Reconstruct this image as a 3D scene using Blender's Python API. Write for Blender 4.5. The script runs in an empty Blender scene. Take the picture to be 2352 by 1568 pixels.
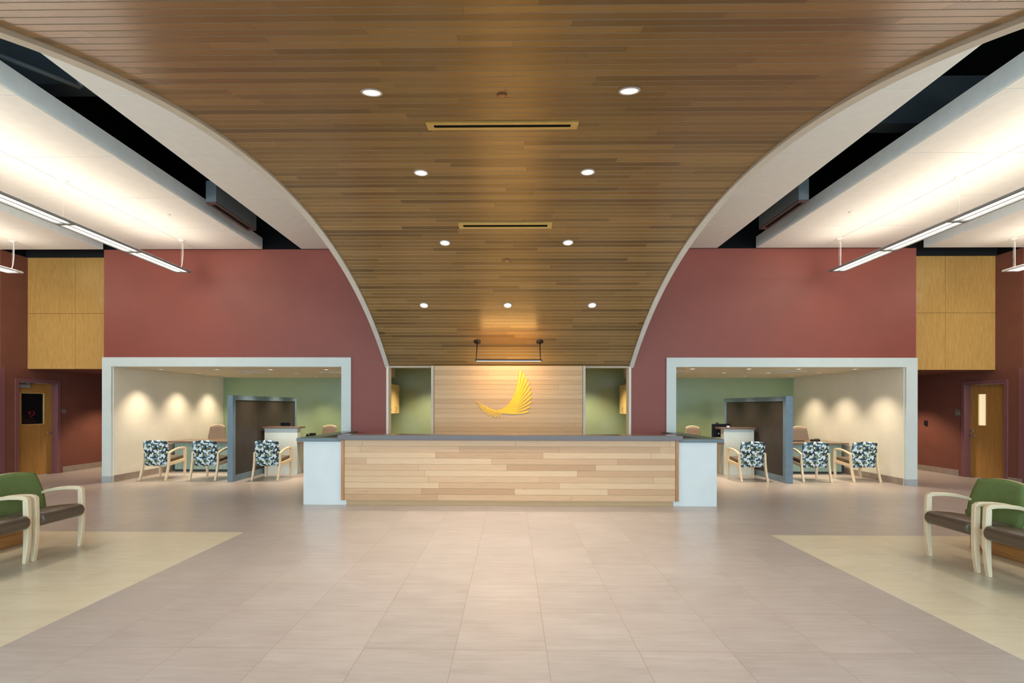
import bpy, bmesh, math, random
from mathutils import Vector, Matrix
random.seed(7)
PI = math.pi
SC = bpy.context.scene
COL = SC.collection

# ------------------------------------------------------------------ camera
FPX, W_, H_ = 1150.0, 2352, 1568
cam_d = bpy.data.cameras.new('camera')
cam = bpy.data.objects.new('camera', cam_d)
COL.objects.link(cam)
cam_d.sensor_fit = 'HORIZONTAL'
cam_d.sensor_width = 36.0
cam_d.lens = 36.0 * FPX / W_
cam_d.shift_x = (W_ / 2 - 1158.5) / W_
cam_d.shift_y = (933.0 - H_ / 2) / W_
cam_d.clip_start = 0.05
cam.matrix_world = (Matrix.Translation((0, 0, 1.62)) @ Matrix.Rotation(0.0135, 4, 'Z')
                    @ Matrix.Rotation(PI / 2, 4, 'X') @ Matrix.Rotation(0.002, 4, 'Z'))
SC.camera = cam

# ------------------------------------------------------------------ world, exposure
wd = bpy.data.worlds.new('world')
SC.world = wd
wd.use_nodes = True
wd.node_tree.nodes['Background'].inputs[0].default_value = (0.62, 0.80, 1.0, 1)
wd.node_tree.nodes['Background'].inputs[1].default_value = 1.0
SC.view_settings.view_transform = 'Standard'
SC.view_settings.look = 'None'
SC.view_settings.gamma = 1.0
SC.view_settings.use_curve_mapping = False
SC.view_settings.exposure = 0.0

DAY = (0.56, 0.82, 1.0)
WARM = (1.0, 0.80, 0.58)
AMBER = (1.0, 0.66, 0.32)
NEUT = (1.0, 0.91, 0.80)
ALC = (1.0, 0.84, 0.64)
UPL = (1.0, 0.89, 0.76)


def light(name, kind, loc, power, color, rot=(0, 0, 0), parent=None, **kw):
    d = bpy.data.lights.new(name, kind)
    d.energy = power
    d.color = color
    for k, v in kw.items():
        setattr(d, k, v)
    o = bpy.data.objects.new(name, d)
    o.location = loc
    o.rotation_euler = rot
    COL.objects.link(o)
    if parent:
        o.parent = parent
    return o


# daylight through the glazed entrance front behind the camera
light('window_daylight', 'AREA', (0, -4.6, 2.5), 1640, DAY, (PI / 2, 0, 0), shape='RECTANGLE', size=22, size_y=4.4)


# ------------------------------------------------------------------ colour helper
def C(r, g, b):
    f = lambda c: (c / 255 / 12.92) if c / 255 <= 0.04045 else ((c / 255 + 0.055) / 1.055) ** 2.4
    return (f(r), f(g), f(b), 1)


# ------------------------------------------------------------------ materials
class NT:
    def __init__(s, name):
        s.m = bpy.data.materials.new(name)
        s.m.use_nodes = True
        s.t = s.m.node_tree
        s.b = s.t.nodes['Principled BSDF']

    def n(s, kind, **kw):
        nd = s.t.nodes.new(kind)
        for k, v in kw.items():
            setattr(nd, k, v)
        return nd

    def l(s, a, b):
        s.t.links.new(a, b)

    def val(s, sock, v):
        if hasattr(v, 'links'):
            s.l(v, sock)
        else:
            sock.default_value = v

    def math(s, op, a, b=0.0, c=0.0):
        nd = s.n('ShaderNodeMath', operation=op)
        s.val(nd.inputs[0], a)
        s.val(nd.inputs[1], b)
        s.val(nd.inputs[2], c)
        return nd.outputs[0]

    def vmath(s, op, a, b=None, out=0):
        nd = s.n('ShaderNodeVectorMath', operation=op)
        s.val(nd.inputs[0], a)
        if b is not None:
            s.val(nd.inputs[1], b)
        return nd.outputs[out]

    def mix(s, f, a, b, mode='MIX'):
        nd = s.n('ShaderNodeMix', data_type='RGBA', blend_type=mode)
        s.val(nd.inputs[0], f)
        s.val(nd.inputs[6], a)
        s.val(nd.inputs[7], b)
        return nd.outputs[2]

    def coord(s, which='Object'):
        return s.n('ShaderNodeTexCoord').outputs[which]

    def sep(s, v):
        nd = s.n('ShaderNodeSeparateXYZ')
        s.l(v, nd.inputs[0])
        return nd.outputs

    def comb(s, x, y, z=0.0):
        nd = s.n('ShaderNodeCombineXYZ')
        s.val(nd.inputs[0], x)
        s.val(nd.inputs[1], y)
        s.val(nd.inputs[2], z)
        return nd.outputs[0]

    def scale(s, v, sc):
        return s.vmath('MULTIPLY', v, sc)

    def noise(s, v, sc=5.0, det=3.0, rough=0.5):
        nd = s.n('ShaderNodeTexNoise')
        s.l(v, nd.inputs['Vector'])
        nd.inputs['Scale'].default_value = sc
        nd.inputs['Detail'].default_value = det
        nd.inputs['Roughness'].default_value = rough
        return nd.outputs[0]

    def white(s, v):
        nd = s.n('ShaderNodeTexWhiteNoise', noise_dimensions='3D')
        s.l(v, nd.inputs['Vector'])
        return nd.outputs['Value']

    def ramp(s, f, stops, interp='LINEAR'):
        nd = s.n('ShaderNodeValToRGB')
        cr = nd.color_ramp
        cr.interpolation = interp
        while len(cr.elements) < len(stops):
            cr.elements.new(0.5)
        for e, (p, c) in zip(cr.elements, stops):
            e.position = p
            e.color = c
        s.l(f, nd.inputs[0])
        return nd.outputs[0]

    def bump(s, h, strength=0.1, dist=0.01):
        nd = s.n('ShaderNodeBump')
        nd.inputs['Strength'].default_value = strength
        nd.inputs['Distance'].default_value = dist
        s.l(h, nd.inputs['Height'])
        s.l(nd.outputs[0], s.b.inputs['Normal'])

    def done(s, base=None, rough=0.5, spec=0.5, metal=0.0):
        if base is not None:
            s.val(s.b.inputs['Base Color'], base)
        s.val(s.b.inputs['Roughness'], rough)
        s.b.inputs['Specular IOR Level'].default_value = spec
        s.b.inputs['Metallic'].default_value = metal
        return s.m


def paint(name, col, rough=0.55, spec=0.4, var=0.04, sc=6.0, metal=0.0, bump=0.02):
    t = NT(name)
    f = t.noise(t.coord(), sc, 4)
    dark = tuple(c * (1 - var * 2) for c in col[:3]) + (1,)
    lite = tuple(min(1, c * (1 + var * 2)) for c in col[:3]) + (1,)
    base = t.ramp(f, [(0.3, dark), (0.7, lite)])
    if bump:
        t.bump(t.noise(t.coord(), 220, 2), bump, 0.002)
    return t.done(base, rough, spec, metal)


def emit(name, col, strength):
    t = NT(name)
    t.b.inputs['Base Color'].default_value = (0.8, 0.8, 0.8, 1)
    t.b.inputs['Emission Color'].default_value = col
    t.b.inputs['Emission Strength'].default_value = strength
    return t.done(None, 0.4)


def planks(name, cols, length=1.9, rough=0.42, spec=0.45, contrast=0.18, gl=1.0):
    """boards laid along u (metres); v counts the boards"""
    t = NT(name)
    u, v, _ = t.sep(t.coord('UV'))
    row = t.math('FLOOR', v)
    off = t.white(t.comb(row, 3.7, 1.1))
    ln = t.math('ADD', t.math('MULTIPLY', t.white(t.comb(row, 9.1, 2.2)), length * 0.8), length * 0.6)
    q = t.math('ADD', t.math('DIVIDE', u, ln), t.math('MULTIPLY', off, 17.0))
    board = t.math('FLOOR', q)
    rnd = t.white(t.comb(row, board, 0.5))
    rnd2 = t.white(t.comb(row, board, 7.5))
    base = t.ramp(rnd, cols)
    gv = t.comb(t.math('MULTIPLY', u, 1.6), t.math('ADD', t.math('MULTIPLY', v, 2.2), t.math('MULTIPLY', rnd2, 40.0)),
                t.math('MULTIPLY', rnd, 30.0))
    g1 = t.noise(t.scale(gv, (1.0, 1.6, 1.0)), 2.4, 6, 0.62)
    g2 = t.noise(t.scale(gv, (1.2, 14.0, 1.0)), 1.6, 4, 0.6)
    grain = t.math('ADD', t.math('MULTIPLY', g1, 0.65), t.math('MULTIPLY', g2, 0.35))
    shade = t.ramp(grain, [(0.25, (1 - contrast * 1.5,) * 3 + (1,)), (0.5, (1, 1, 1, 1)), (0.75, (1 + contrast * .7,) * 3 + (1,))])
    base = t.mix(1.0, base, shade, 'MULTIPLY')
    # scattered small knots
    kn = t.n('ShaderNodeTexVoronoi')
    t.l(t.comb(t.math('MULTIPLY', u, 1.1), t.math('MULTIPLY', v, 0.55), 0.0), kn.inputs['Vector'])
    kn.inputs['Scale'].default_value = 1.0
    kf = t.ramp(kn.outputs['Distance'], [(0.0, (0.35, 0.22, 0.12, 1)), (0.03, (0.7, 0.6, 0.5, 1)), (0.06, (1, 1, 1, 1))])
    base = t.mix(0.8, base, kf, 'MULTIPLY')
    # butt joints
    fr = t.math('FRACT', q)
    jn = t.math('LESS_THAN', t.math('MULTIPLY', fr, ln), 0.004)
    base = t.mix(t.math('MULTIPLY', jn, 0.6), base, (0.03, 0.018, 0.009, 1))
    t.bump(grain, 0.05, 0.004)
    return t.done(base, rough, spec)


def veneer(name, c1, c2, axis=2, rough=0.35, spec=0.5, specks=0.0, fine=1.0):
    """sheet wood, grain along axis"""
    t = NT(name)
    co = t.coord()
    sc = [9.0, 9.0, 9.0]
    sc[axis] = 0.7
    f = t.noise(t.scale(co, tuple(sc)), 3.0 * fine, 6, 0.6)
    sc2 = [70.0, 70.0, 70.0]
    sc2[axis] = 2.0
    f2 = t.noise(t.scale(co, tuple(sc2)), 1.0 * fine, 3)
    k = t.math('ADD', t.math('MULTIPLY', f, 0.6), t.math('MULTIPLY', f2, 0.4))
    base = t.ramp(k, [(0.32, c1), (0.66, c2)])
    if specks:
        s3 = [34.0, 34.0, 34.0]
        s3[axis] = 9.0
        vo = t.n('ShaderNodeTexVoronoi')
        t.l(t.scale(co, tuple(s3)), vo.inputs['Vector'])
        sp = t.ramp(vo.outputs['Distance'], [(0.12, (0.3, 0.2, 0.14, 1)), (0.26, (1, 1, 1, 1))])
        base = t.mix(specks, base, sp, 'MULTIPLY')
    return t.done(base, rough, spec)


M = {}
M['red'] = paint('red_paint', C(141, 70, 55), 0.5, 0.45, 0.02, 2.5)
M['brown'] = paint('plum_brown_paint', C(122, 74, 60), 0.5, 0.4, 0.03, 3)
M['frame_white'] = paint('off_white_paint', C(208, 214, 206), 0.45, 0.45, 0.012, 4)
M['cream'] = paint('cream_paint', C(233, 225, 206), 0.6, 0.35, 0.012, 4)
M['green'] = paint('green_paint', C(148, 164, 124), 0.26, 0.5, 0.02, 2)
M['ceil_cream'] = paint('cream_ceiling', C(206, 198, 178), 0.7, 0.3, 0.01, 4)
M['cloud'] = paint('white_acoustic', C(234, 229, 220), 0.85, 0.2, 0.012, 8)
M['cloud_edge'] = paint('grey_metal_edge', C(232, 236, 232), 0.55, 0.4, 0.02, 6)
M['black'] = paint('black_plenum', C(16, 17, 18), 0.9, 0.1, 0.05, 3)
M['darkgrey'] = paint('dark_grey_plenum', C(64, 70, 72), 0.8, 0.2, 0.05, 3)
M['navy'] = paint('black_band', C(34, 36, 38), 0.8, 0.2, 0.03, 3)
M['duct'] = paint('grey_duct', C(96, 104, 106), 0.6, 0.4, 0.04, 5)
M['ductbrown'] = paint('brown_duct_face', C(84, 62, 58), 0.6, 0.3, 0.04, 5)
M['fascia'] = paint('fascia_paint', C(228, 224, 212), 0.55, 0.4, 0.02, 5)
M['base_tile'] = paint('grey_base_tile', C(152, 136, 122), 0.4, 0.45, 0.06, 9)
M['base_blue'] = paint('pale_base_tile', C(168, 170, 168), 0.35, 0.5, 0.04, 9)
M['door_frame'] = paint('plum_frame', C(128, 82, 82), 0.35, 0.5, 0.02, 5)
M['bluegrey'] = paint('blue_grey_frame', C(110, 130, 142), 0.4, 0.5, 0.04, 8)
M['darkpanel'] = paint('dark_brown_panel', C(62, 53, 47), 0.5, 0.4, 0.05, 5)
M['pale_panel'] = paint('pale_laminate', C(219, 220, 214), 0.4, 0.45, 0.012, 4)
M['metal'] = paint('satin_steel', C(190, 188, 184), 0.3, 0.5, 0.03, 20, metal=1.0, bump=0)
M['fix_grey'] = paint('grey_fixture', C(134, 136, 134), 0.4, 0.5, 0.03, 10)
M['fix_white'] = paint('white_fixture', C(225, 222, 216), 0.4, 0.5, 0.02, 10)
M['trim_white'] = paint('white_trim_ring', C(214, 204, 196), 0.4, 0.5, 0.01, 10)
M['black_metal'] = paint('black_metal', C(28, 24, 22), 0.45, 0.5, 0.05, 20)
M['blackplastic'] = paint('black_plastic', C(24, 26, 30), 0.35, 0.5, 0.05, 20)
M['gold'] = paint('yellow_enamel', C(253, 192, 16), 0.4, 0.4, 0.02, 8)
M['maple'] = veneer('maple_wood', C(222, 196, 156), C(238, 216, 182), 2, 0.38, 0.45)
M['mapleY'] = veneer('maple_arm_wood', C(220, 193, 152), C(236, 213, 178), 1, 0.38, 0.45)
M['vinyl'] = paint('brown_vinyl', C(94, 78, 62), 0.36, 0.5, 0.05, 9)
M['taskfab'] = paint('taupe_mesh_fabric', C(150, 128, 110), 0.8, 0.2, 0.06, 60, bump=0.2)
M['cabinet'] = veneer('light_maple_laminate', C(206, 178, 108), C(220, 194, 126), 2, 0.4, 0.4)
M['bamboo'] = veneer('bamboo_veneer', C(188, 136, 64), C(214, 168, 98), 2, 0.26, 0.5, 0.25, 2.6)
M['door_wood'] = veneer('knotty_door_veneer', C(158, 112, 52), C(188, 140, 76), 2, 0.4, 0.4, 0.6)
M['teal'] = veneer('teal_laminate', C(116, 142, 138), C(146, 170, 162), 2, 0.45, 0.4)
M['bench_wood'] = veneer('bench_plank_wood', C(150, 102, 52), C(184, 134, 78), 1, 0.4, 0.4)
M['vault'] = planks('vault_boards', [(0.0, C(116, 88, 48)), (0.25, C(138, 106, 59)), (0.6, C(150, 117, 66)), (1.0, C(164, 129, 76))], 1.7, 0.3, 0.5, 0.17)
M['deskwood'] = planks('desk_boards', [(0.0, C(190, 146, 104)), (0.3, C(204, 161, 119)), (0.7, C(211, 170, 128)), (1.0, C(220, 182, 141))], 1.8, 0.4, 0.4, 0.13)
M['logowood'] = planks('logo_wall_boards', [(0.0, C(190, 152, 106)), (0.5, C(200, 162, 116)), (1.0, C(208, 172, 126))], 9.0, 0.42, 0.4, 0.12)
M['edgewood'] = veneer('desk_edge_wood', C(160, 106, 60), C(196, 140, 88), 2, 0.4, 0.4)
M['postwood'] = veneer('grey_wood_post', C(186, 172, 150), C(206, 192, 170), 2, 0.45, 0.4)
M['lens'] = emit('lit_lens', (1.0, 0.93, 0.84, 1), 6.0)
M['lens_dim'] = emit('lit_small_lens', (1.0, 0.92, 0.80, 1), 4.0)
M['tube'] = emit('lit_tube', (1.0, 0.92, 0.80, 1), 3.2)
M['reflector'] = emit('lit_reflector', (1.0, 0.88, 0.74, 1), 0.75)
M['led'] = emit('led_strip', (1.0, 0.86, 0.76, 1), 1.6)
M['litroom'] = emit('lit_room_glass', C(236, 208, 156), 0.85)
M['red_decal'] = paint('red_decal', C(190, 30, 34), 0.5, 0.4, 0.02, 10)
M['dark_decal'] = paint('dark_decal', C(34, 34, 36), 0.5, 0.4, 0.02, 10)
M['signplate'] = paint('grey_sign_plate', C(112, 104, 92), 0.5, 0.4, 0.03, 12)
M['signtext'] = paint('pale_sign_text', C(210, 206, 196), 0.5, 0.4, 0.02, 12)
M['reveal'] = paint('grey_brown_reveal', C(112, 96, 80), 0.6, 0.3, 0.03, 9)
M['daylit_edge'] = paint('daylit_slat_edge', C(196, 182, 156), 0.5, 0.4, 0.04, 9)  # pale colour stands in for daylight on the slat edges facing the viewer
M['brass'] = paint('gold_grille_paint', C(216, 184, 108), 0.45, 0.4, 0.03, 10)
M['glassdark'] = paint('dark_glass', C(20, 22, 26), 0.08, 0.5, 0.02, 3, bump=0)
M['cordwhite'] = paint('white_cord', C(230, 224, 216), 0.5, 0.4, 0.02, 10)
M['beamwhite'] = paint('mullion_paint', C(150, 154, 156), 0.5, 0.4, 0.02, 5)
M['screenblue'] = paint('monitor_shell', C(26, 32, 42), 0.4, 0.5, 0.04, 12)


def solid_surface(name, col):
    t = NT(name)
    f = t.noise(t.coord(), 320, 2)
    base = t.ramp(f, [(0.36, tuple(c * 0.75 for c in col[:3]) + (1,)), (0.55, col), (0.72, tuple(min(1, c * 1.8) for c in col[:3]) + (1,))])
    return t.done(base, 0.22, 0.5)


M['counter'] = solid_surface('dark_taupe_solid_surface', C(98, 82, 74))
M['counter2'] = solid_surface('blue_grey_solid_surface', C(92, 102, 102))
M['counter3'] = solid_surface('brown_laminate_top', C(118, 94, 80))


def green_fabric():
    t = NT('green_fabric')
    f = t.noise(t.coord(), 180, 3)
    g = t.noise(t.coord(), 14, 3)
    base = t.mix(0.5, t.ramp(f, [(0.3, C(92, 112, 62)), (0.7, C(130, 146, 88))]), t.ramp(g, [(0.3, C(104, 122, 70)), (0.7, C(118, 134, 80))]))
    t.bump(f, 0.25, 0.003)
    return t.done(base, 0.85, 0.2)


M['greenfab'] = green_fabric()


def hex_fabric():
    t = NT('hexagon_print_fabric')
    x, y, z = t.sep(t.coord())
    k = 1 / 0.0355
    p = t.comb(t.math('MULTIPLY', x, k), t.math('MULTIPLY', z, k), 0.0)
    r = (1.0, 1.7320508, 1.0)
    h = (0.5, 0.8660254, 0.5)

    def cell(off):
        q = t.vmath('ADD', p, off)
        idv = t.vmath('FLOOR', t.vmath('DIVIDE', q, r))
        a = t.vmath('SUBTRACT', t.vmath('SUBTRACT', q, t.vmath('MULTIPLY', idv, r)), h)
        a = t.vmath('MULTIPLY', a, (1, 1, 0))
        return a, t.vmath('DOT_PRODUCT', a, a, out=1)

    a, da = cell((50.0, 50 * 1.7320508, 0.0))
    b, db = cell((50.5, 50 * 1.7320508 + 0.8660254, 0.0))
    less = t.math('LESS_THAN', da, db)
    mixv = t.n('ShaderNodeMix', data_type='VECTOR')
    t.l(less, mixv.inputs[0])
    t.l(b, mixv.inputs[4])
    t.l(a, mixv.inputs[5])
    cid = t.vmath('SUBTRACT', p, mixv.outputs[1])
    # snap the id so that it is constant over a cell
    cid = t.vmath('SNAP', t.vmath('ADD', cid, (0.05, 0.05, 0.0)), (0.25, 0.2886751, 1.0))
    rnd = t.white(cid)
    big = t.noise(t.vmath('ADD', cid, (3.1, 1.7, 0.0)), 0.46, 1.0)
    big2 = t.noise(t.vmath('ADD', cid, (13.1, 41.7, 5.0)), 0.62, 1.0)
    base = t.ramp(rnd, [(0.0, C(52, 62, 70)), (0.2, C(98, 130, 128)), (0.42, C(70, 102, 132)), (0.55, C(134, 168, 184)),
                        (0.65, C(136, 132, 62)), (0.8, C(138, 146, 152)), (0.9, C(44, 50, 56))], 'CONSTANT')
    dk = t.math('GREATER_THAN', big2, 0.575)
    base = t.mix(dk, base, C(46, 54, 62))
    wh = t.math('GREATER_THAN', big, 0.535)
    base = t.mix(wh, base, C(218, 230, 228))
    return t.done(base, 0.75, 0.25)


M['hex'] = hex_fabric()


def floor_mat():
    t = NT('porcelain_floor_tile')
    x, y, z = t.sep(t.coord())
    T = 0.61
    tx = t.math('DIVIDE', t.math('SUBTRACT', x, 0.238), T)
    ty = t.math('DIVIDE', t.math('SUBTRACT', y, 3.328), T)
    ix, iy = t.math('FLOOR', tx), t.math('FLOOR', ty)
    fx, fy = t.math('FRACT', tx), t.math('FRACT', ty)
    rnd = t.white(t.comb(ix, iy, 1.0))
    rnd2 = t.white(t.comb(ix, iy, 5.0))
    left = t.math('LESS_THAN', x, 0.238 - 6 * T)
    right = t.math('GREATER_THAN', x, 0.238 + 5 * T)
    near = t.math('LESS_THAN', y, 3.328 + 5 * T)
    zone = t.math('MULTIPLY', t.math('MAXIMUM', left, right), near)
    sv = t.comb(t.math('ADD', t.math('MULTIPLY', x, 1.5), t.math('MULTIPLY', rnd, 31.0)), t.math('MULTIPLY', y, 16.0), t.math('MULTIPLY', rnd2, 9.0))
    st = t.noise(sv, 1.6, 6, 0.65)
    st2 = t.noise(t.comb(t.math('MULTIPLY', x, 1.2), t.math('MULTIPLY', y, 2.2), rnd), 2.0, 4, 0.6)
    s = t.math('ADD', t.math('MULTIPLY', st, 0.6), t.math('MULTIPLY', st2, 0.4))
    taupe = t.ramp(s, [(0.3, C(167, 153, 143)), (0.5, C(179, 166, 156)), (0.7, C(189, 177, 167))])
    cream = t.ramp(s, [(0.3, C(206, 190, 158)), (0.5, C(218, 203, 173)), (0.7, C(226, 213, 186))])
    base = t.mix(zone, taupe, cream)
    tint = t.math('ADD', 0.96, t.math('MULTIPLY', rnd, 0.08))
    base = t.mix(1.0, base, t.comb(tint, tint, tint), 'MULTIPLY')
    gx = t.math('LESS_THAN', t.math('ABSOLUTE', t.math('SUBTRACT', fx, 0.5)), 0.5 - 0.0022 / T)
    gy = t.math('LESS_THAN', t.math('ABSOLUTE', t.math('SUBTRACT', fy, 0.5)), 0.5 - 0.0022 / T)
    g = t.math('SUBTRACT', 1.0, t.math('MULTIPLY', gx, gy))
    grout = t.mix(zone, C(158, 138, 122), C(226, 218, 200))
    base = t.mix(g, base, grout)
    ro = t.math('ADD', 0.25, t.math('MULTIPLY', s, 0.10))
    t.bump(t.math('MULTIPLY', g, -1.0), 0.25, 0.001)
    return t.done(base, ro, 0.5)


M['floor'] = floor_mat()


# ------------------------------------------------------------------ mesh builder
class MB:
    def __init__(s):
        s.v, s.f, s.uv, s.mi, s.sm = [], [], [], [], []

    def face(s, idx, uv=None, mi=0, sm=False):
        s.f.append(idx)
        s.uv.append(uv)
        s.mi.append(mi)
        s.sm.append(sm)

    def box(s, x0, x1, y0, y1, z0, z1, mi=0):
        x0, x1 = min(x0, x1), max(x0, x1)
        y0, y1 = min(y0, y1), max(y0, y1)
        z0, z1 = min(z0, z1), max(z0, z1)
        b = len(s.v)
        s.v += [(x0, y0, z0), (x1, y0, z0), (x1, y1, z0), (x0, y1, z0), (x0, y0, z1), (x1, y0, z1), (x1, y1, z1), (x0, y1, z1)]
        for q in ((3, 2, 1, 0), (4, 5, 6, 7), (0, 1, 5, 4), (1, 2, 6, 5), (2, 3, 7, 6), (3, 0, 4, 7)):
            s.face([b + i for i in q], None, mi)
        return s

    def prism(s, poly, x0, x1, ax='x', mi=0):
        """closed polygon extruded along an axis; poly is (y,z) for x, (x,z) for y, (x,y) for z"""
        n = len(poly)
        b = len(s.v)
        mk = {'x': lambda p, e: (e, p[0], p[1]), 'y': lambda p, e: (p[0], e, p[1]), 'z': lambda p, e: (p[0], p[1], e)}[ax]
        s.v += [mk(p, x0) for p in poly] + [mk(p, x1) for p in poly]
        s.face([b + i for i in range(n)][::-1], None, mi)
        s.face([b + n + i for i in range(n)], None, mi)
        for i in range(n):
            j = (i + 1) % n
            s.face([b + i, b + j, b + n + j, b + n + i], None, mi)
        return s

    def strip(s, path, hw, x0, x1, ax='x', mi=0):
        """ribbon along a 2-D path with half widths, extruded along an axis"""
        L, R_ = [], []
        n = len(path)
        if not hasattr(hw, '__len__'):
            hw = [hw] * n
        for i, p in enumerate(path):
            a = Vector(path[max(0, i - 1)])
            c = Vector(path[min(n - 1, i + 1)])
            d = (c - a).normalized()
            nn = Vector((-d.y, d.x))
            L.append((p[0] + nn.x * hw[i], p[1] + nn.y * hw[i]))
            R_.append((p[0] - nn.x * hw[i], p[1] - nn.y * hw[i]))
        b = len(s.v)
        mk = {'x': lambda p, e: (e, p[0], p[1]), 'y': lambda p, e: (p[0], e, p[1]), 'z': lambda p, e: (p[0], p[1], e)}[ax]
        for i in range(n):
            s.v += [mk(L[i], x0), mk(R_[i], x0), mk(R_[i], x1), mk(L[i], x1)]
        for i in range(n - 1):
            o, q = b + 4 * i, b + 4 * i + 4
            for k in range(4):
                s.face([o + k, o + (k + 1) % 4, q + (k + 1) % 4, q + k], None, mi)
        s.face([b, b + 3, b + 2, b + 1], None, mi)
        e = b + 4 * (n - 1)
        s.face([e, e + 1, e + 2, e + 3], None, mi)
        return s

    def lathe(s, prof, c=(0, 0, 0), seg=24, mi=0, sm=True):
        """(radius, z) profile revolved about z"""
        b = len(s.v)
        n = len(prof)
        for k in range(seg):
            a = 2 * PI * k / seg
            for r, z in prof:
                s.v.append((c[0] + r * math.cos(a), c[1] + r * math.sin(a), c[2] + z))
        for k in range(seg):
            k2 = (k + 1) % seg
            for i in range(n - 1):
                s.face([b + k * n + i, b + k2 * n + i, b + k2 * n + i + 1, b + k * n + i + 1], None, mi, sm)
        if prof[0][0] > 1e-6:
            s.face([b + k * n for k in range(seg)][::-1], None, mi)
        if prof[-1][0] > 1e-6:
            s.face([b + k * n + n - 1 for k in range(seg)], None, mi)
        return s

    def tube(s, path, r, seg=8, mi=0):
        b = len(s.v)
        n = len(path)
        P_ = [Vector(p) for p in path]
        for i in range(n):
            d = (P_[min(n - 1, i + 1)] - P_[max(0, i - 1)]).normalized()
            up = Vector((0, 0, 1)) if abs(d.z) < 0.9 else Vector((0, 1, 0))
            a = d.cross(up).normalized()
            c = d.cross(a)
            for k in range(seg):
                t = 2 * PI * k / seg
                s.v.append(tuple(P_[i] + a * (r * math.cos(t)) + c * (r * math.sin(t))))
        for i in range(n - 1):
            for k in range(seg):
                k2 = (k + 1) % seg
                s.face([b + i * seg + k, b + i * seg + k2, b + (i + 1) * seg + k2, b + (i + 1) * seg + k], None, mi, True)
        s.face([b + k for k in range(seg)][::-1], None, mi)
        s.face([b + (n - 1) * seg + k for k in range(seg)], None, mi)
        return s

    def xform(s, m):
        s.v = [tuple(m @ Vector(p)) for p in s.v]
        return s

    def build(s, name, mats, parent=None, loc=None, bevel=0.0, seg=2, kind=None):
        me = bpy.data.meshes.new(name)
        me.from_pydata(s.v, [], s.f)
        if any(u is not None for u in s.uv):
            ul = me.uv_layers.new(name='UVMap')
            for p, u in zip(me.polygons, s.uv):
                for li, k in zip(p.loop_indices, range(len(p.loop_indices))):
                    ul.data[li].uv = u[k] if u else (0, 0)
        for p, mi, sm in zip(me.polygons, s.mi, s.sm):
            p.material_index = mi
            p.use_smooth = sm
        for m in (mats if isinstance(mats, (list, tuple)) else [mats]):
            me.materials.append(m)
        bm = bmesh.new()
        bm.from_mesh(me)
        bmesh.ops.recalc_face_normals(bm, faces=bm.faces)
        bm.to_mesh(me)
        bm.free()
        o = bpy.data.objects.new(name, me)
        COL.objects.link(o)
        if loc:
            o.location = loc
        if parent:
            o.parent = parent
        if bevel:
            md = o.modifiers.new('bevel', 'BEVEL')
            md.width = bevel
            md.segments = seg
            md.limit_method = 'ANGLE'
            md.angle_limit = math.radians(40)
            md.harden_normals = False
        if kind:
            o['kind'] = kind
        return o


def bx(name, mat, x0, x1, y0, y1, z0, z1, parent=None, bevel=0.0, kind=None):
    return MB().box(x0, x1, y0, y1, z0, z1).build(name, mat, parent, None, bevel, 2, kind)


def struct(name, mat, *boxes, bevel=0.0):
    m = MB()
    for b in boxes:
        m.box(*b)
    return m.build(name, mat, None, None, bevel, 2, 'structure')


def tag(o, label, cat, group=None):
    o['label'] = label
    o['category'] = cat
    if group:
        o['group'] = group
    return o


def thing(name, label, cat, loc=(0, 0, 0), rz=0.0, group=None):
    o = bpy.data.objects.new(name, None)
    o.empty_display_size = 0.1
    o.location = loc
    o.rotation_euler = (0, 0, rz)
    COL.objects.link(o)
    return tag(o, label, cat, group)


def dup(src, loc, rz=None, label=None, group=None):
    def cp(o, par):
        c = o.copy()
        COL.objects.link(c)
        if par is not None:
            c.parent = par
        for ch in KIDS.get(o.name, [x for x in o.children]):
            cp(ch, c)
        return c
    r = cp(src, None)
    r.location = loc
    if rz is not None:
        r.rotation_euler = (0, 0, rz)
    if label:
        r['label'] = label
    if group:
        r['group'] = group
    return r


KIDS = {}

# ------------------------------------------------------------------ room shell
DW = 10.48           # plane of the long back wall
XL, XR = -8.62, 8.38  # ends of the red wall block
SL, SR = -10.85, 10.58  # corridor side walls
HT = 4.93

struct('floor', M['floor'], (-15, 15, -6, 16.4, -0.2, 0.0))

# red wall with two wide openings and the central passage
struct('wall_back', M['red'],
       (XL, -2.62, DW, DW + .22, 2.635, 4.915), (2.50, XR, DW, DW + .22, 2.635, 4.915),
       (-3.37, -2.62, DW, DW + .22, 0, 2.635), (3.24, 2.50, DW, DW + .22, 0, 2.635),
       (-2.62, 2.50, DW + .03, DW + .22, 2.50, 4.915))
struct('trim_1', M['cream'], (-2.62, -2.575, DW - .012, DW + .24, 0, 2.45))
struct('trim_2', M['cream'], (2.455, 2.50, DW - .012, DW + .24, 0, 2.45))
struct('trim_3', M['postwood'], (-2.575, 2.455, DW + .002, DW + .20, 2.432, 2.50))

# white portal frames round the two alcoves
for i, (xo0, xi0, xi1, xo1) in enumerate(((-8.635, -8.44, -3.562, -3.361), (3.23, 3.428, 8.157, 8.39))):
    fr = MB()
    fr.box(xo0, xo1, DW - .03, DW + .02, 2.447, 2.64)
    fr.box(xo0, xi0, DW - .03, DW + .02, 0.0, 2.447)
    fr.box(xi1, xo1, DW - .03, DW + .02, 0.0, 2.447)
    f = fr.build('trim_%d' % (4 + i), M['frame_white'], None, None, 0, 2, 'structure')
struct('baseboard_front_left', M['base_blue'], (-8.637, -8.437, DW - .034, DW + .02, 0, .13))
struct('baseboard_front_right', M['base_blue'], (8.154, 8.392, DW - .034, DW + .02, 0, .13))

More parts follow.
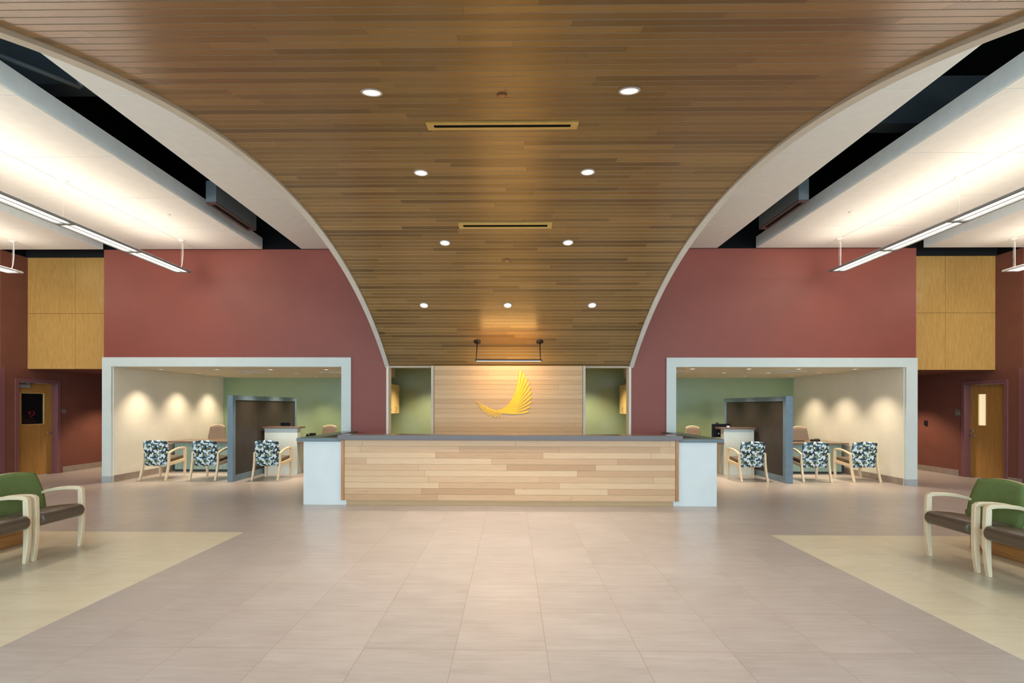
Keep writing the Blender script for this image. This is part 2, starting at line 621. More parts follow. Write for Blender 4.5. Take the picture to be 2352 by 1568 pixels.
# alcove side walls, green rear wall, ceilings
struct('wall_left', M['cream'], (-8.62, -8.425, DW + .02, 14.55, 0, 2.6))
struct('wall_right', M['cream'], (8.142, 8.38, DW + .02, 14.55, 0, 2.6))
struct('wall_rear', M['green'], (-8.6, 8.36, 14.55, 14.75, 0, 3.0))
struct('baseboard_left', M['base_tile'], (-8.425, -8.41, DW + .02, 14.55, 0, .14))
struct('baseboard_right', M['base_tile'], (8.127, 8.142, DW + .02, 14.55, 0, .14))
struct('ceiling', M['ceil_cream'], (-8.425, -3.6, DW + .02, 14.55, 2.440, 2.63))
struct('ceiling', M['ceil_cream'], (3.45, 8.142, DW + .02, 14.55, 2.449, 2.63))
struct('ceiling', M['ceil_cream'], (-3.4, 3.25, DW + .22, 14.55, 2.85, 2.95))
struct('trim_6', M['ceil_cream'], (-3.62, -3.38, DW + .22, 14.55, 2.44, 2.86))
struct('trim_7', M['ceil_cream'], (3.26, 3.5, DW + .22, 14.55, 2.44, 2.86))
struct('wall_partition_left', M['green'], (-3.66, -3.54, 12.4, 14.55, 0, 2.44))
struct('wall_partition_right', M['green'], (3.42, 3.54, 12.4, 14.55, 0, 2.44))

# corridor walls beside the portal, with doors
for side, X, s, dy0, dy1 in (('left', SL, -1, 10.83, 11.87), ('right', SR, 1, 10.83, 11.87)):
    xo = X + s * .25
    struct('wall_corridor_' + side, M['brown'],
           (X, xo, 10.5, dy0, 0, HT), (X, xo, dy1, 16.2, 0, HT), (X, xo, dy0, dy1, 2.19, HT),
           )
    struct('wall_return_' + side, M['red'], (X + s * .015, X + s * 3.4, 10.5 - .012, 10.5 + .2, 0, HT))
    struct('baseboard_corridor_' + side, M['base_tile'], (X, X - s * .014, dy1 + .10, 16.2, 0, .14))
    struct('wall_corridor_end_' + side, M['brown'], (X, X - s * 2.3, 16.0, 16.2, 0, 2.6))
    struct('baseboard_return_' + side, M['base_blue'], (X + s * .11, X + s * 3.2, 10.5 - .024, 10.5 - .011, 0, .14))
    struct('trim_guard_' + side, M['door_frame'], (X - s * .012, X + s * .10, 10.5 - .05, 10.5 + .012, 0, 2.45),
           (X - s * .012, X - s * .0, 10.5 + .012, 10.5 + .08, 0, 2.45))
struct('baseboard_near_right', M['base_tile'], (SR, SR - .014, 10.50, 10.82, 0, .14))
struct('wall_block_side_left', M['brown'], (-8.66, -8.60, DW + .26, 16.0, 0, 2.6))
struct('wall_block_side_right', M['brown'], (8.36, 8.42, DW + .26, 16.0, 0, 2.6))

# bamboo panelled bulkheads over the corridors
for side, x0, x1, xm, zt in (('left', -10.85, -8.62, -9.77, HT), ('right', 8.38, 10.58, 9.50, HT)):
    b = struct('wall_bulkhead_' + side, M['brown'], (x0, x1, 11.12, 11.5, 2.46, 5.2))
    MB().box(x0, x1, 11.12, 16.0, 2.44, 2.50).build('ceiling_corridor_' + side, M['brown'], None, None, 0, 2, 'structure')
    for a, c in ((x0, xm - .003), (xm + .003, x1)):
        for z0, z1 in ((2.44, 3.68), (3.686, zt)):
            bx('veneer_panel', M['bamboo'], a, c, 11.09, 11.12, z0, z1, b)
    struct('trim_band_' + side, M['navy'], (x0, x1, 11.05, 11.3, HT, 5.3))

# black plenum above the hanging ceiling panels
struct('ceiling_deck', M['black'], (-15, 15, -6, 16.4, 6.5, 6.6))
struct('wall_plenum', M['black'], (-15, 15, 11.3, 11.5, 5.2, 6.5), (XL, XR, DW, DW + .22, 4.915, 6.5),
       (-14.3, -10.87, 10.49, 10.7, HT, 6.5), (10.60, 14.3, 10.49, 10.7, HT, 6.5),
       (-11.1, -10.85, 10.5, 11.3, HT, 6.5), (10.58, 10.83, 10.5, 11.3, HT, 6.5))
struct('wall_hall_left', M['red'], (-14.3, -14.1, -6, 10.5, 0, 6.5))
struct('wall_hall_right', M['red'], (14.1, 14.3, -6, 10.5, 0, 6.5))
struct('ceiling_beam', M['darkgrey'], (-9.0, -2.7, 6.0, 6.25, 5.52, 6.5))
struct('ceiling_beam', M['darkgrey'], (2.6, 9.0, 7.0, 7.25, 5.55, 6.2))
# glazed entrance front behind the viewer
gl = MB()
for k in range(13):
    x = -14.1 + k * 28.2 / 12
    gl.box(x - .04, x + .04, -5.1, -4.95, 0, 5.2)
for z in (0.0, 2.6, 5.12):
    gl.box(-14.1, 14.1, -5.1, -4.95, z, z + .08)
gl.build('window_1', M['beamwhite'], None, None, 0, 2, 'structure')
struct('wall_entrance', M['cream'], (-14.1, 14.1, -5.1, -4.95, 5.2, 6.5))

# ------------------------------------------------------------------ wood vault: circular arc, boards across
YC, ZC, RV = 5.5277, -4.2429, 8.3355
VX0, VX1 = -2.55, 2.455
PITCH = 0.09967


def arc(th, r=RV):
    return (YC + r * math.sin(th), ZC + r * math.cos(th))


th_end = math.asin((DW - YC) / RV)
TH0 = math.asin((0.75 - YC) / RV)
nsl = int((th_end - TH0) * RV / PITCH)
vm = MB()
dth = PITCH / RV
gapth = 0.011 / RV
for k in range(nsl):
    t1 = th_end - k * dth
    t0 = t1 - dth + gapth
    rin, rout = RV, RV + 0.02
    c = [arc(t0, rin), arc(t1, rin), arc(t1, rout), arc(t0, rout)]
    b = len(vm.v)
    for e in (VX0, VX1):
        vm.v += [(e, p[0], p[1]) for p in c]
    lo, hi = k + 0.04, k + 0.96
    for q, vv in (((0, 1), (hi, lo)), ((1, 2), (lo, lo)), ((2, 3), (lo, hi)), ((3, 0), (hi, hi))):
        i, j = q
        vm.face([b + i, b + j, b + 4 + j, b + 4 + i], [(VX0, vv[0]), (VX0, vv[1]), (VX1, vv[1]), (VX1, vv[0])], 1 if q == (3, 0) else 0)
    vm.face([b, b + 3, b + 2, b + 1], [(VX0, lo)] * 4)
    vm.face([b + 4, b + 5, b + 6, b + 7], [(VX1, lo)] * 4)
vault = vm.build('ceiling_vault', [M['vault'], M['daylit_edge']], None, None, 0, 2, 'structure')
bk = MB()
path = [arc(TH0 + (th_end - TH0) * i / 60, RV + 0.0225) for i in range(61)]
bk.strip(path, 0.010, VX0 - .02, VX1 + .02)
bk.build('backing', M['reveal'], vault)
for a, c in ((VX0 - .095, VX0 - .008), (VX1 + .008, VX1 + .095)):
    fb = MB()
    path = [arc(TH0 + (th_end + .004 - TH0) * i / 90, RV + 0.10) for i in range(91)]
    fb.strip(path, 0.125, a, c)
    fb.build('fascia', M['fascia'], vault)


def on_vault(x, y):
    th = math.asin((y - YC) / RV)
    return Vector((x, y, ZC + RV * math.cos(th))), th


# ------------------------------------------------------------------ plank panels in the XZ plane
def plank_panel(name, mat, x0, x1, yf, yb, z0, z1, pitch, parent, groove=0.005, kind=None, uoff=0.0):
    m = MB()
    n = int(round((z1 - z0) / pitch))
    p = (z1 - z0) / n
    for k in range(n):
        a, c = z0 + k * p + groove / 2, z0 + (k + 1) * p - groove / 2
        b = len(m.v)
        m.v += [(x0, yf, a), (x1, yf, a), (x1, yf, c), (x0, yf, c), (x0, yf + .014, a), (x1, yf + .014, a), (x1, yf + .014, c), (x0, yf + .014, c)]
        lo, hi = k + .04, k + .96
        U0, U1 = x0 + uoff, x1 + uoff
        m.face([b, b + 1, b + 2, b + 3], [(U0, lo), (U1, lo), (U1, hi), (U0, hi)])
        m.face([b + 3, b + 2, b + 6, b + 7], [(U0, hi), (U1, hi), (U1, hi), (U0, hi)])
        m.face([b, b + 4, b + 5, b + 1], [(U0, lo), (U0, lo), (U1, lo), (U1, lo)])
        m.face([b, b + 3, b + 7, b + 4], [(U0, lo), (U0, hi), (U0, hi), (U0, lo)])
        m.face([b + 1, b + 5, b + 6, b + 2], [(U1, lo), (U1, lo), (U1, hi), (U1, hi)])
    b = len(m.v)
    m.box(x0, x1, yf + .013, yb, z0, z1)
    for i in range(len(m.f) - 6, len(m.f)):
        m.uv[i] = [(x0, .5)] * 4
    return m.build(name, mat, parent, None, 0, 2, kind)


lw = plank_panel('wall_logo', M['logowood'], -1.60, 1.475, DW - .10, DW + .02, 0, 2.462, 0.0966, None, 0.004, 'structure', 11.0)
bx('edge_post', M['postwood'], -1.662, -1.608, DW - .115, DW + .03, 0, 2.462, lw)
bx('edge_post', M['postwood'], 1.483, 1.535, DW - .115, DW + .03, 0, 2.462, lw)

# ------------------------------------------------------------------ yellow feather emblem
def bez(p, n=18):
    out = []
    for i in range(n + 1):
        t = i / n
        q = [Vector(a) for a in p]
        while len(q) > 1:
            q = [q[k].lerp(q[k + 1], t) for k in range(len(q) - 1)]
        out.append(q[0])
    return out


em = MB()
U = 0.001391
lx = lambda p: ((p[0] - 1040) * U, (1250 - p[1]) * U)


def feather(ctrl, w0, w1, y0):
    pts = [Vector(lx(p)) for p in bez(ctrl)]
    n = len(pts)
    em.strip([(p.x, p.y) for p in pts], [(w0 + (w1 - w0) * (i / (n - 1)) ** 0.9) * U / 2 for i in range(n)], y0, 0.0, 'y')


tips = [(1272, 598), (1323, 652), (1365, 716), (1397, 780), (1418, 850), (1432, 922), (1437, 994), (1432, 1066), (1412, 1137), (1392, 1207)]
for i, tp in enumerate(tips):
    a = i / 9
    c1 = Vector((1268, 900)).lerp(Vector((1270, 1252)), a ** 0.85)
    c2 = Vector((1148, 1110)).lerp(Vector((1085, 1246)), a)
    c2b = Vector((1060, 1195)).lerp(Vector((1030, 1228)), a)
    feather([tp, c1, c2, c2b, (945 - 10 * a, 1195 + 22 * a)], 34 - 4 * a, 20, -0.022 + 0.0004 * i)
feather([(632, 1075), (760, 1165), (880, 1212), (1010, 1232)], 12, 30, -0.018)
tl = [((655, 1123), (800, 1172)), ((672, 1155), (838, 1190)), ((697, 1190), (868, 1200)), ((725, 1220), (890, 1206)), ((762, 1250), (910, 1213)),
      ((798, 1268), (925, 1217)), ((843, 1288), (942, 1222)), ((890, 1297), (962, 1228)), ((932, 1302), (992, 1240))]
for (a, b_) in tl:
    md = ((a[0] + b_[0]) / 2, (a[1] + b_[1]) / 2 + 8)
    feather([a, md, b_], 15, 10, -0.014)
emb = em.build('wall_emblem', M['gold'], None, (-0.136, DW - .102, 1.463))
tag(emb, 'yellow raised feather wing emblem mounted on the lit plank wall behind the desk', 'emblem')

# ------------------------------------------------------------------ reception desk
DF = 8.16
rd = thing('reception_desk', 'long reception desk with plank wood front, dark stone top and pale end wings', 'reception desk', (0, DF, 0))


def rel(o):
    return o


def in_(parent, o):
    """attach a mesh built in world coordinates to a thing"""
    o.parent = parent
    o.matrix_parent_inverse = Matrix.Identity(4)
    p = Vector((0, 0, 0))
    mw = parent_matrix(parent)
    o.data.transform(mw.inverted())
    return o


def parent_matrix(o):
    m = Matrix.Translation(o.location) @ o.rotation_euler.to_matrix().to_4x4()
    if o.parent:
        return parent_matrix(o.parent) @ m
    return m


in_(rd, plank_panel('front_panel', M['deskwood'], -2.72, 2.66, DF - .02, DF + .16, .085, 1.068, 0.0983, None, 0.0035, None, 5.0))
for a, c in ((-2.772, -2.722), (2.662, 2.712)):
    in_(rd, bx('end_board', M['edgewood'], a, c, DF - .035, DF + .16, .085, 1.068, None, .003))
in_(rd, plank_panel('toe_kick', M['logowood'], -2.70, 2.64, DF + .02, DF + .1, 0, .085, .085, None, 0.001, None, 2.0))
in_(rd, bx('countertop', M['counter'], -2.82, 2.765, DF - .075, DF + .36, 1.068, 1.152, None, .004))
for sx, xi, xo, ov in ((-1, -2.70, -3.41, -3.51), (1, 2.64, 3.345, 3.445)):
    in_(rd, bx('wing_panel', M['pale_panel'], xi, xo, DF + .022, DF + .10, 0, 1.038, None, .002))
    in_(rd, bx('wing_side', M['pale_panel'], xo + (-sx) * .10, xo, DF + .10, 10.4, 0, 1.038, None))
    w = MB()
    w.prism([(xi + sx * .075, DF - .02), (ov, DF - .02), (ov, 10.43), (xo - sx * .18, 10.43), (xo - sx * .18, DF + .21), (xi + sx * .075, DF + .21)], 1.040, 1.096, 'z')
    in_(rd, w.build('wing_countertop', M['counter2'], None, None, .004))
in_(rd, bx('work_surface', M['counter'], -3.3, 3.24, DF + .17, DF + .85, .70, .74, None, .003))

# ------------------------------------------------------------------ hanging ceiling panels
def cloud(label, x0, x1, y0, joints_x):
    t = thing('ceiling_panel', label, 'ceiling panel', ((x0 + x1) / 2, 5.0, 4.91), 0, 'white panels of the hanging ceiling')
    m = MB()
    ys = [10.42] + [9.15 - 1.305 * k for k in range(12)]
    ys = [y for y in ys if y > y0] + [y0]
    xs = [x0 + .012] + list(joints_x) + [x1 - .012]
    g = .005
    for j in range(len(ys) - 1):
        for i in range(len(xs) - 1):
            m.box(xs[i] + g, xs[i + 1] - g, ys[j + 1] + g, ys[j] - g, 4.905, 4.93)
    in_(t, m.build('panel_face', M['cloud'], None))
    e = MB()
    e.box(x0, x0 + .012, y0, 10.43, 4.91, 5.14)
    e.box(x1 - .012, x1, y0, 10.43, 4.91, 5.14)
    e.box(x0 + .012, x1 - .012, 10.42, 10.43, 4.91, 5.14)
    e.box(x0 + .012, x1 - .012, y0, 10.42, 4.93, 4.95)
    in_(t, e.build('edge_band', M['cloud_edge'], None))
    return t


cloud('white ceiling panel beside the left edge of the wood vault, over the dark slot', -4.40, -2.72, 1.0, [])
cloud('white ceiling panel beside the right edge of the wood vault, over the dark slot', 2.63, 4.26, 1.0, [])
cloud('broad white ceiling panel above the long left pendant light', -7.98, -5.22, 0.5, [-6.6])
cloud('broad white ceiling panel above the long right pendant light', 5.06, 7.75, 0.5, [6.39])
cloud('white ceiling panel at the far left edge, above the left bamboo panels', -11.35, -8.60, 0.5, [-9.98])
cloud('white ceiling panel at the far right edge, above the right bamboo panels', 8.49, 11.1, 0.5, [9.78])

# ------------------------------------------------------------------ slot air boxes hanging in the dark ceiling gap
for lab, x0, x1 in (('grey slot air diffuser box hanging in the dark gap left of the wood vault', -5.0, -4.83), ('grey slot air diffuser box hanging in the dark gap right of the wood vault', 4.62, 4.785)):
    t = thing('duct_diffuser', lab, 'air diffuser', ((x0 + x1) / 2, 8.8, 4.94))
    in_(t, bx('housing', M['duct'], x0, x1, 8.12, 9.42, 4.955, 5.30, None, .004))
    in_(t, MB().box(x0, x0 + .045, 8.12, 9.42, 4.935, 4.955).box(x1 - .045, x1, 8.12, 9.42, 4.935, 4.955)
        .box(x0 + .045, x1 - .045, 8.12, 8.2, 4.935, 4.955).box(x0 + .045, x1 - .045, 9.34, 9.42, 4.935, 4.955).build('face_frame', M['ductbrown']))
    in_(t, bx('slot', M['black'], x0 + .045, x1 - .045, 8.2, 9.34, 4.945, 4.954))
    in_(t, MB().tube([((x0 + x1) / 2, 8.4, 5.3), ((x0 + x1) / 2, 8.4, 6.5)], .005).build('hanger_rod', M['duct']))
    in_(t, MB().tube([((x0 + x1) / 2, 9.2, 5.3), ((x0 + x1) / 2, 9.2, 6.5)], .005).build('hanger_rod', M['duct']))
cp = MB().tube([(-5.6, 5.0, 5.32), (-5.15, 5.9, 5.42)], .03).tube([(-5.15, 5.9, 5.42), (-5.15, 5.93, 6.5)], .03)
tag(cp.build('conduit_pipe', M['duct']), 'grey conduit pipe in the dark gap at the upper left corner', 'pipe')

# ------------------------------------------------------------------ linear pendant lights
def pendant(label, xc, y_end, n, mat, cords, power=110):
    L = 1.33
    z0, z1, hw = 4.275, 4.325, .155
    y0 = y_end - n * L
    AP = .118
    t = thing('pendant_light', label, 'pendant light', (xc, y_end, z0), 0, 'suspended linear lights')
    h = MB()
    h.prism([(xc - hw, z0 + .004), (xc - hw + .012, z0), (xc - AP, z0), (xc - AP, z0 + .03), (xc - AP - .01, z1 - .008), (xc - hw, z1 - .02)], y0, y_end, 'y')
    h.prism([(xc + hw, z0 + .004), (xc + hw - .012, z0), (xc + AP, z0), (xc + AP, z0 + .03), (xc + AP + .01, z1 - .008), (xc + hw, z1 - .02)], y0, y_end, 'y')
    for k in range(n + 1):
        y = min(max(y_end - k * L, y0 + .03), y_end - .03)
        h.box(xc - AP - .001, xc + AP + .001, y - .03, y + .03, z0 + .001, z1 - .01)
    h.box(xc - .006, xc + .006, y0, y_end, z0 + .002, z0 + .02)
    in_(t, h.build('housing', mat))
    for k in range(n):
        a, c = y_end - (k + 1) * L + .03, y_end - k * L - .03
        in_(t, MB().box(xc - AP - .001, xc + AP + .001, a, c, z0 + .030, z0 + .034).build('diffuser', M['reflector']))
        for s in (-1, 1):
            in_(t, MB().box(xc + s * .058 - .040, xc + s * .058 + .040, a + .02, c - .02, z0 + .014, z0 + .028).build('lamp_tube', M['tube']))
    for k, y in enumerate(cords):
        in_(t, MB().lathe([(.062, 0), (.062, -.006), (.03, -.028), (.0, -.03)], (xc, y, 4.905), 20).build('canopy', M['fix_white']))
        if k == 0:
            in_(t, MB().tube([(xc + .015, y, 4.89), (xc + .03, y, 4.80), (xc + .03, y, 4.60), (xc + .022, y - .01, 4.42), (xc, y - .03, 4.32)], .008).build('power_cord', M['cordwhite']))
        in_(t, MB().tube([(xc, y, 4.89), (xc, y, 4.32)], .0025, 6).build('suspension_cable', M['cordwhite']))
    yc = (y0 + y_end) / 2
    for sd in (-1, 1):
        light('pendant_uplight', 'AREA', (xc + sd * .08, yc, z1 + .03), power * n * 0.07, UPL, (0, PI + sd * math.radians(62), 0), shape='RECTANGLE', size=.12, size_y=n * L - .1)
    light('pendant_downlight', 'AREA', (xc, yc, z0 - .012), power * n * 0.07, NEUT, (0, 0, 0), shape='RECTANGLE', size=.2, size_y=n * L - .1)
    return t


pendant('long grey linear pendant light hanging below the left white ceiling panel', -6.55, 9.93, 6, M['fix_grey'], (9.85, 7.23, 4.6))
pendant('long grey linear pendant light hanging below the right white ceiling panel', 6.39, 9.93, 6, M['fix_grey'], (9.85, 7.23, 4.6))
pendant('white linear pendant light end at the far left edge, before the corridor wall', -9.98, 9.95, 6, M['fix_white'], (9.88, 7.26, 4.6))
pendant('white linear pendant light end at the far right edge, before the corridor wall', 9.77, 9.95, 6, M['fix_white'], (9.88, 7.26, 4.6))

# ------------------------------------------------------------------ recessed downlights
def downlight(label, loc, r, group, tilt=0.0):
    t = thing('recessed_downlight', label, 'downlight', loc, 0, group)
    t.rotation_euler = (tilt, 0, 0)
    MB().lathe([(r, 0.004), (r, -.004), (r * .80, -.007), (r * .76, 0.004)], seg=28).build('trim_ring', M['trim_white'], t)
    MB().lathe([(r * .78, -.001), (r * .5, .0015), (0.0, .002)], seg=28).build('lens', M['lens'], t)
    return t


vl = [(-0.996, 3.545, 'upper left downlight in the wood vault, level with the biggest right one'),
      (0.83, 3.545, 'upper right downlight in the wood vault, the largest on that side'),
      (-0.957, 5.277, 'left downlight in the wood vault just between the two slot vents'),
      (0.80, 5.277, 'right downlight in the wood vault just between the two slot vents'),
      (-0.945, 7.10, 'left downlight in the wood vault just below the lower slot vent'),
      (0.80, 7.10, 'right downlight in the wood vault just below the lower slot vent'),
      (-1.545, 8.84, 'left end of the lowest row of three downlights in the wood vault'),
      (-0.065, 8.84, 'middle of the lowest row of three downlights in the wood vault'),
      (1.423, 8.84, 'right end of the lowest row of three downlights in the wood vault')]
proto = None
for i, (x, y, lab) in enumerate(vl):
    p, th = on_vault(x, y)
    nrm = Vector((0, -math.sin(th), -math.cos(th)))
    p = p + nrm * 0.004
    if proto is None:
        proto = downlight(lab, p, .077, 'downlights in the wood vault')
        o = proto
    else:
        o = dup(proto, p, None, lab)
    o.rotation_euler = (-th, 0, 0)
    light('vault_spot', 'SPOT', tuple(p + nrm * .02), 190 if i < 6 else 120, NEUT, (0, 0, 0), spot_size=math.radians(95), spot_blend=.8, shadow_soft_size=.06)

# sprinkler covers
for i, (x, y, lab) in enumerate(((-0.071, 3.613, 'round sprinkler cover plate between the two largest vault downlights'), (-0.064, 7.594, 'small round sprinkler cover plate low on the wood vault'))):
    p, th = on_vault(x, y)
    o = MB().lathe([(.036, 0), (.036, -.012), (.030, -.016), (0, -.017)], seg=24).build('sprinkler_cover', M['edgewood'])
    o.location = p
    o.rotation_euler = (-th, 0, 0)
    tag(o, lab, 'sprinkler', 'sprinkler cover plates')
for x, y, lab in ((-5.906, 8.53, 'white round sprinkler cover plate in the broad left ceiling panel'), (5.721, 8.51, 'white round sprinkler cover plate in the broad right ceiling panel')):
    o = MB().lathe([(.04, 0), (.04, -.008), (.034, -.012), (0, -.013)], seg=24).build('sprinkler_cover', M['fix_white'], None, (x, y, 4.905))
    tag(o, lab, 'sprinkler', 'sprinkler cover plates')

# slot vents in the vault
for lab, y, x0, x1 in (('upper, longer linear slot vent in the wood vault', 4.21, -.715, .555), ('lower, shorter looking linear slot vent in the wood vault', 6.63, -.70, .535)):
    p, th = on_vault((x0 + x1) / 2, y)
    t = thing('slot_vent', lab, 'vent', p, 0, 'slot vents in the wood vault')
    t.rotation_euler = (-th, 0, 0)
    h = (x1 - x0) / 2
    m = MB()
    m.box(-h, h, -.078, -.028, -.012, .002).box(-h, h, .028, .078, -.012, .002)
    m.box(-h, -h + .06, -.028, .028, -.012, .002).box(h - .06, h, -.028, .028, -.012, .002)
    m.build('frame', M['brass'], t)
    MB().box(-h + .06, h - .06, -.028, .028, -.0105, -.006).build('slot', M['black'], t)

# ------------------------------------------------------------------ black accent light in front of the emblem
p1, th = on_vault(-.67, 9.834)
p2, _ = on_vault(.561, 9.834)
nrm = Vector((0, -math.sin(th), -math.cos(th)))
t = thing('accent_light', 'black bar accent light on two rods above the yellow emblem', 'accent light', tuple((p1 + p2) / 2))
for p in (p1, p2):
    c = MB().lathe([(.068, .004), (.068, -.012), (.02, -.022), (0, -.022)], seg=24)
    c.xform(Matrix.Translation(p) @ Matrix.Rotation(-th, 4, 'X'))
    in_(t, c.build('canopy', M['black_metal']))
    in_(t, MB().tube([tuple(p + nrm * .01), tuple(p + nrm * .46)], .009).build('rod', M['black_metal']))
e = p1 + nrm * .455
by, bz = e.y, e.z
in_(t, bx('bar', M['black_metal'], -.695, .59, by - .022, by + .022, bz - .012, bz + .016, None, .003))
in_(t, MB().box(-.67, .565, by - .012, by + .018, bz - .019, bz - .0115).build('led_strip', M['led']))
light('accent_lamp', 'AREA', (-.05, by + .03, bz - .03), 16, AMBER, (math.radians(52), 0, 0), shape='RECTANGLE', size=1.2, size_y=.03)
light('accent_spill', 'AREA', (-.05, by + .05, bz + .03), 7, (1.0, .52, .14), (math.radians(205), 0, 0), shape='RECTANGLE', size=1.1, size_y=.03)

# ------------------------------------------------------------------ alcove downlights and ceiling diffusers
names_c = ('first', 'second', 'third', 'fourth')
names_r = ('front', 'middle', 'rear')
aproto = None
for side, xs, ys, zc in (('left', (-7.90, -6.63, -5.41, -4.155), (11.19, 12.52, 13.8), 2.440), ('right', (7.50, 6.28, 5.20, 3.97), (11.02, 12.3, 13.53), 2.449)):
    for r, y in enumerate(ys):
        for c, x in enumerate(xs):
            if not (c == 3 and r > 0):
                lab = 'small downlight in the %s alcove ceiling, %s row, %s from the cream wall' % (side, names_r[r], names_c[c])
                if aproto is None:
                    aproto = downlight(lab, (x, y, zc - .001), .075, 'downlights in the alcove ceilings')
                else:
                    dup(aproto, (x, y, zc - .001), None, lab)
            washer = c == 0
            light('alcove_spot', 'SPOT', (x, y, zc - .02), 138 if washer else 150, ALC, (0, math.radians(5) * ((1 if x < 0 else -1) if washer else 0), 0), spot_size=math.radians(94 if washer else 100), spot_blend=.9, shadow_soft_size=.05)

for lab, x, y, zc in (('square ceiling diffuser in the left alcove, nearer the cream wall', -6.30, 12.15, 2.440), ('square ceiling diffuser in the left alcove, nearer the reception desk', -4.30, 12.25, 2.440),
                      ('square ceiling diffuser in the right alcove, nearer the cream wall', 6.50, 11.85, 2.449), ('square ceiling diffuser in the right alcove, nearer the reception desk', 3.90, 12.1, 2.449)):
    t = thing('ceiling_diffuser', lab, 'vent', (x, y, zc), 0, 'square diffusers in the alcove ceilings')
    m = MB()
    for a in (.30, .20, .11):
        w = .05
        m.box(-a, a, -a, -a + w, -.008, .001).box(-a, a, a - w, a, -.008, .001).box(-a, -a + w, -a + w, a - w, -.008, .001).box(a - w, a, -a + w, a - w, -.008, .001)
    m.build('louvre', M['fix_white'], t)
    MB().box(-.26, .26, -.26, .26, -.002, .0005).build('throat', M['darkgrey'], t)

# corridor lamps behind the bulkheads, staff area lamp behind the emblem wall
for x in (-9.75, 9.5):
    light('corridor_spot', 'SPOT', (x, 13.0, 2.42), 230, WARM, (0, 0, 0), spot_size=math.radians(105), spot_blend=.5, shadow_soft_size=.06)
for x in (-2.2, 2.1):
    light('staff_spot', 'SPOT', (x, 13.5, 2.83), 330, WARM, (0, 0, 0), spot_size=math.radians(110), spot_blend=.6, shadow_soft_size=.06)

# ------------------------------------------------------------------ screens between the service bays
for lab, x0, x1, s, y0, y1 in (('dark panel screen with blue grey frame in the left alcove', -6.04, -5.925, 1, 10.58, 13.75), ('dark panel screen with blue grey frame in the right alcove', 5.825, 5.98, -1, 10.70, 13.75)):
    t = thing('partition_screen', lab, 'partition screen', ((x0 + x1) / 2, y0, 0))
    zt = 1.845
    f = MB()
    f.box(x0, x1, y0, y0 + .11, 0, zt).box(x0, x1, y1 - .1, y1, 0, zt)
    f.box(x0, x1, y0 + .11, y1 - .1, zt - .10, zt).box(x0, x1, y0 + .11, y1 - .1, 0, .13)
    in_(t, f.build('frame', M['bluegrey'], None, None, .002))
    n = 3
    for k in range(n):
        a = y0 + .11 + (y1 - y0 - .21) * k / n
        c = y0 + .11 + (y1 - y0 - .21) * (k + 1) / n
        in_(t, bx('infill_panel', M['darkpanel'], x0 + .022, x1 - .022, a + .0025, c - .0025, .13, zt - .10))

# ------------------------------------------------------------------ service desks in the alcoves
for lab, x0, x1, s in (('low consultation desk with teal front along the left cream wall', -8.405, -6.06, -1), ('low consultation desk with teal front along the right cream wall', 8.122, 6.0, 1)):
    t = thing('consultation_desk', lab, 'desk', ((x0 + x1) / 2, 12.3, 0))
    yb = 12.2
    in_(t, bx('worktop', M['counter3'], x0, x1, yb - .06, yb + .85, .715, .752, None, .003))
    xl = x0 - s * .14
    in_(t, bx('front_panel', M['teal'], xl, x1, yb, yb + .03, .06, .715))
    in_(t, bx('toe_kick', M['darkgrey'], xl, x1, yb + .02, yb + .05, 0, .06))
    in_(t, bx('end_panel', M['bluegrey'], x0 - s * .11, xl + s * .001, yb + .10, yb + .80, 0, .715))
    in_(t, bx('side_filler', M['darkgrey'], x0, x0 - s * .108, yb + .12, yb + .14, 0, .25))

for lab, x0, x1, ov, s, y0 in (('tall service counter with pale front beside the left dark screen', -5.88, -5.09, -5.02, 1, 11.86), ('tall service counter with pale front beside the right dark screen', 5.775, 5.06, 4.97, -1, 11.98)):
    t = thing('service_counter', lab, 'counter', ((x0 + x1) / 2, y0, 0))
    in_(t, bx('body', M['frame_white'], x0, x1, y0, y0 + .18, 0, 1.085, None, .002))
    in_(t, bx('countertop', M['counter3'], x0 - s * .03, ov, y0 - .05, y0 + .30, 1.087, 1.128, None, .003))
    sd = 'left' if s > 0 else 'right'
    t = thing('side_desk', 'low side desk with brown top behind the %s tall service counter' % sd, 'desk', ((x0 + x1) / 2, y0 + .4, 0))
    in_(t, MB().prism([(x1 + s * .01, y0 - .06), (x1 + s * 1.4, y0 - .06), (x1 + s * 1.4, y0 + .75), (x0 + s * .02, y0 + .75), (x0 + s * .02, y0 + .19), (x1 + s * .01, y0 + .19)], .732, .768, 'z').build('worksurface', M['counter3'], None, None, .003))
    in_(t, bx('side_panel', M['cream'], x1 - s * .02, x1 + s * .012, y0 + .19, y0 + .74, 0, .73))
    in_(t, bx('end_panel', M['cream'], x1 + s * 1.36, x1 + s * 1.39, y0 + .0, y0 + .74, 0, .73))

# ------------------------------------------------------------------ chairs
def smooth(o):
    for p in o.data.polygons:
        p.use_smooth = True
    return o


def cushion(poly, x0, x1, name, mat, parent, bev=.018):
    return smooth(MB().prism(poly, x0, x1).build(name, mat, parent, None, bev, 4))


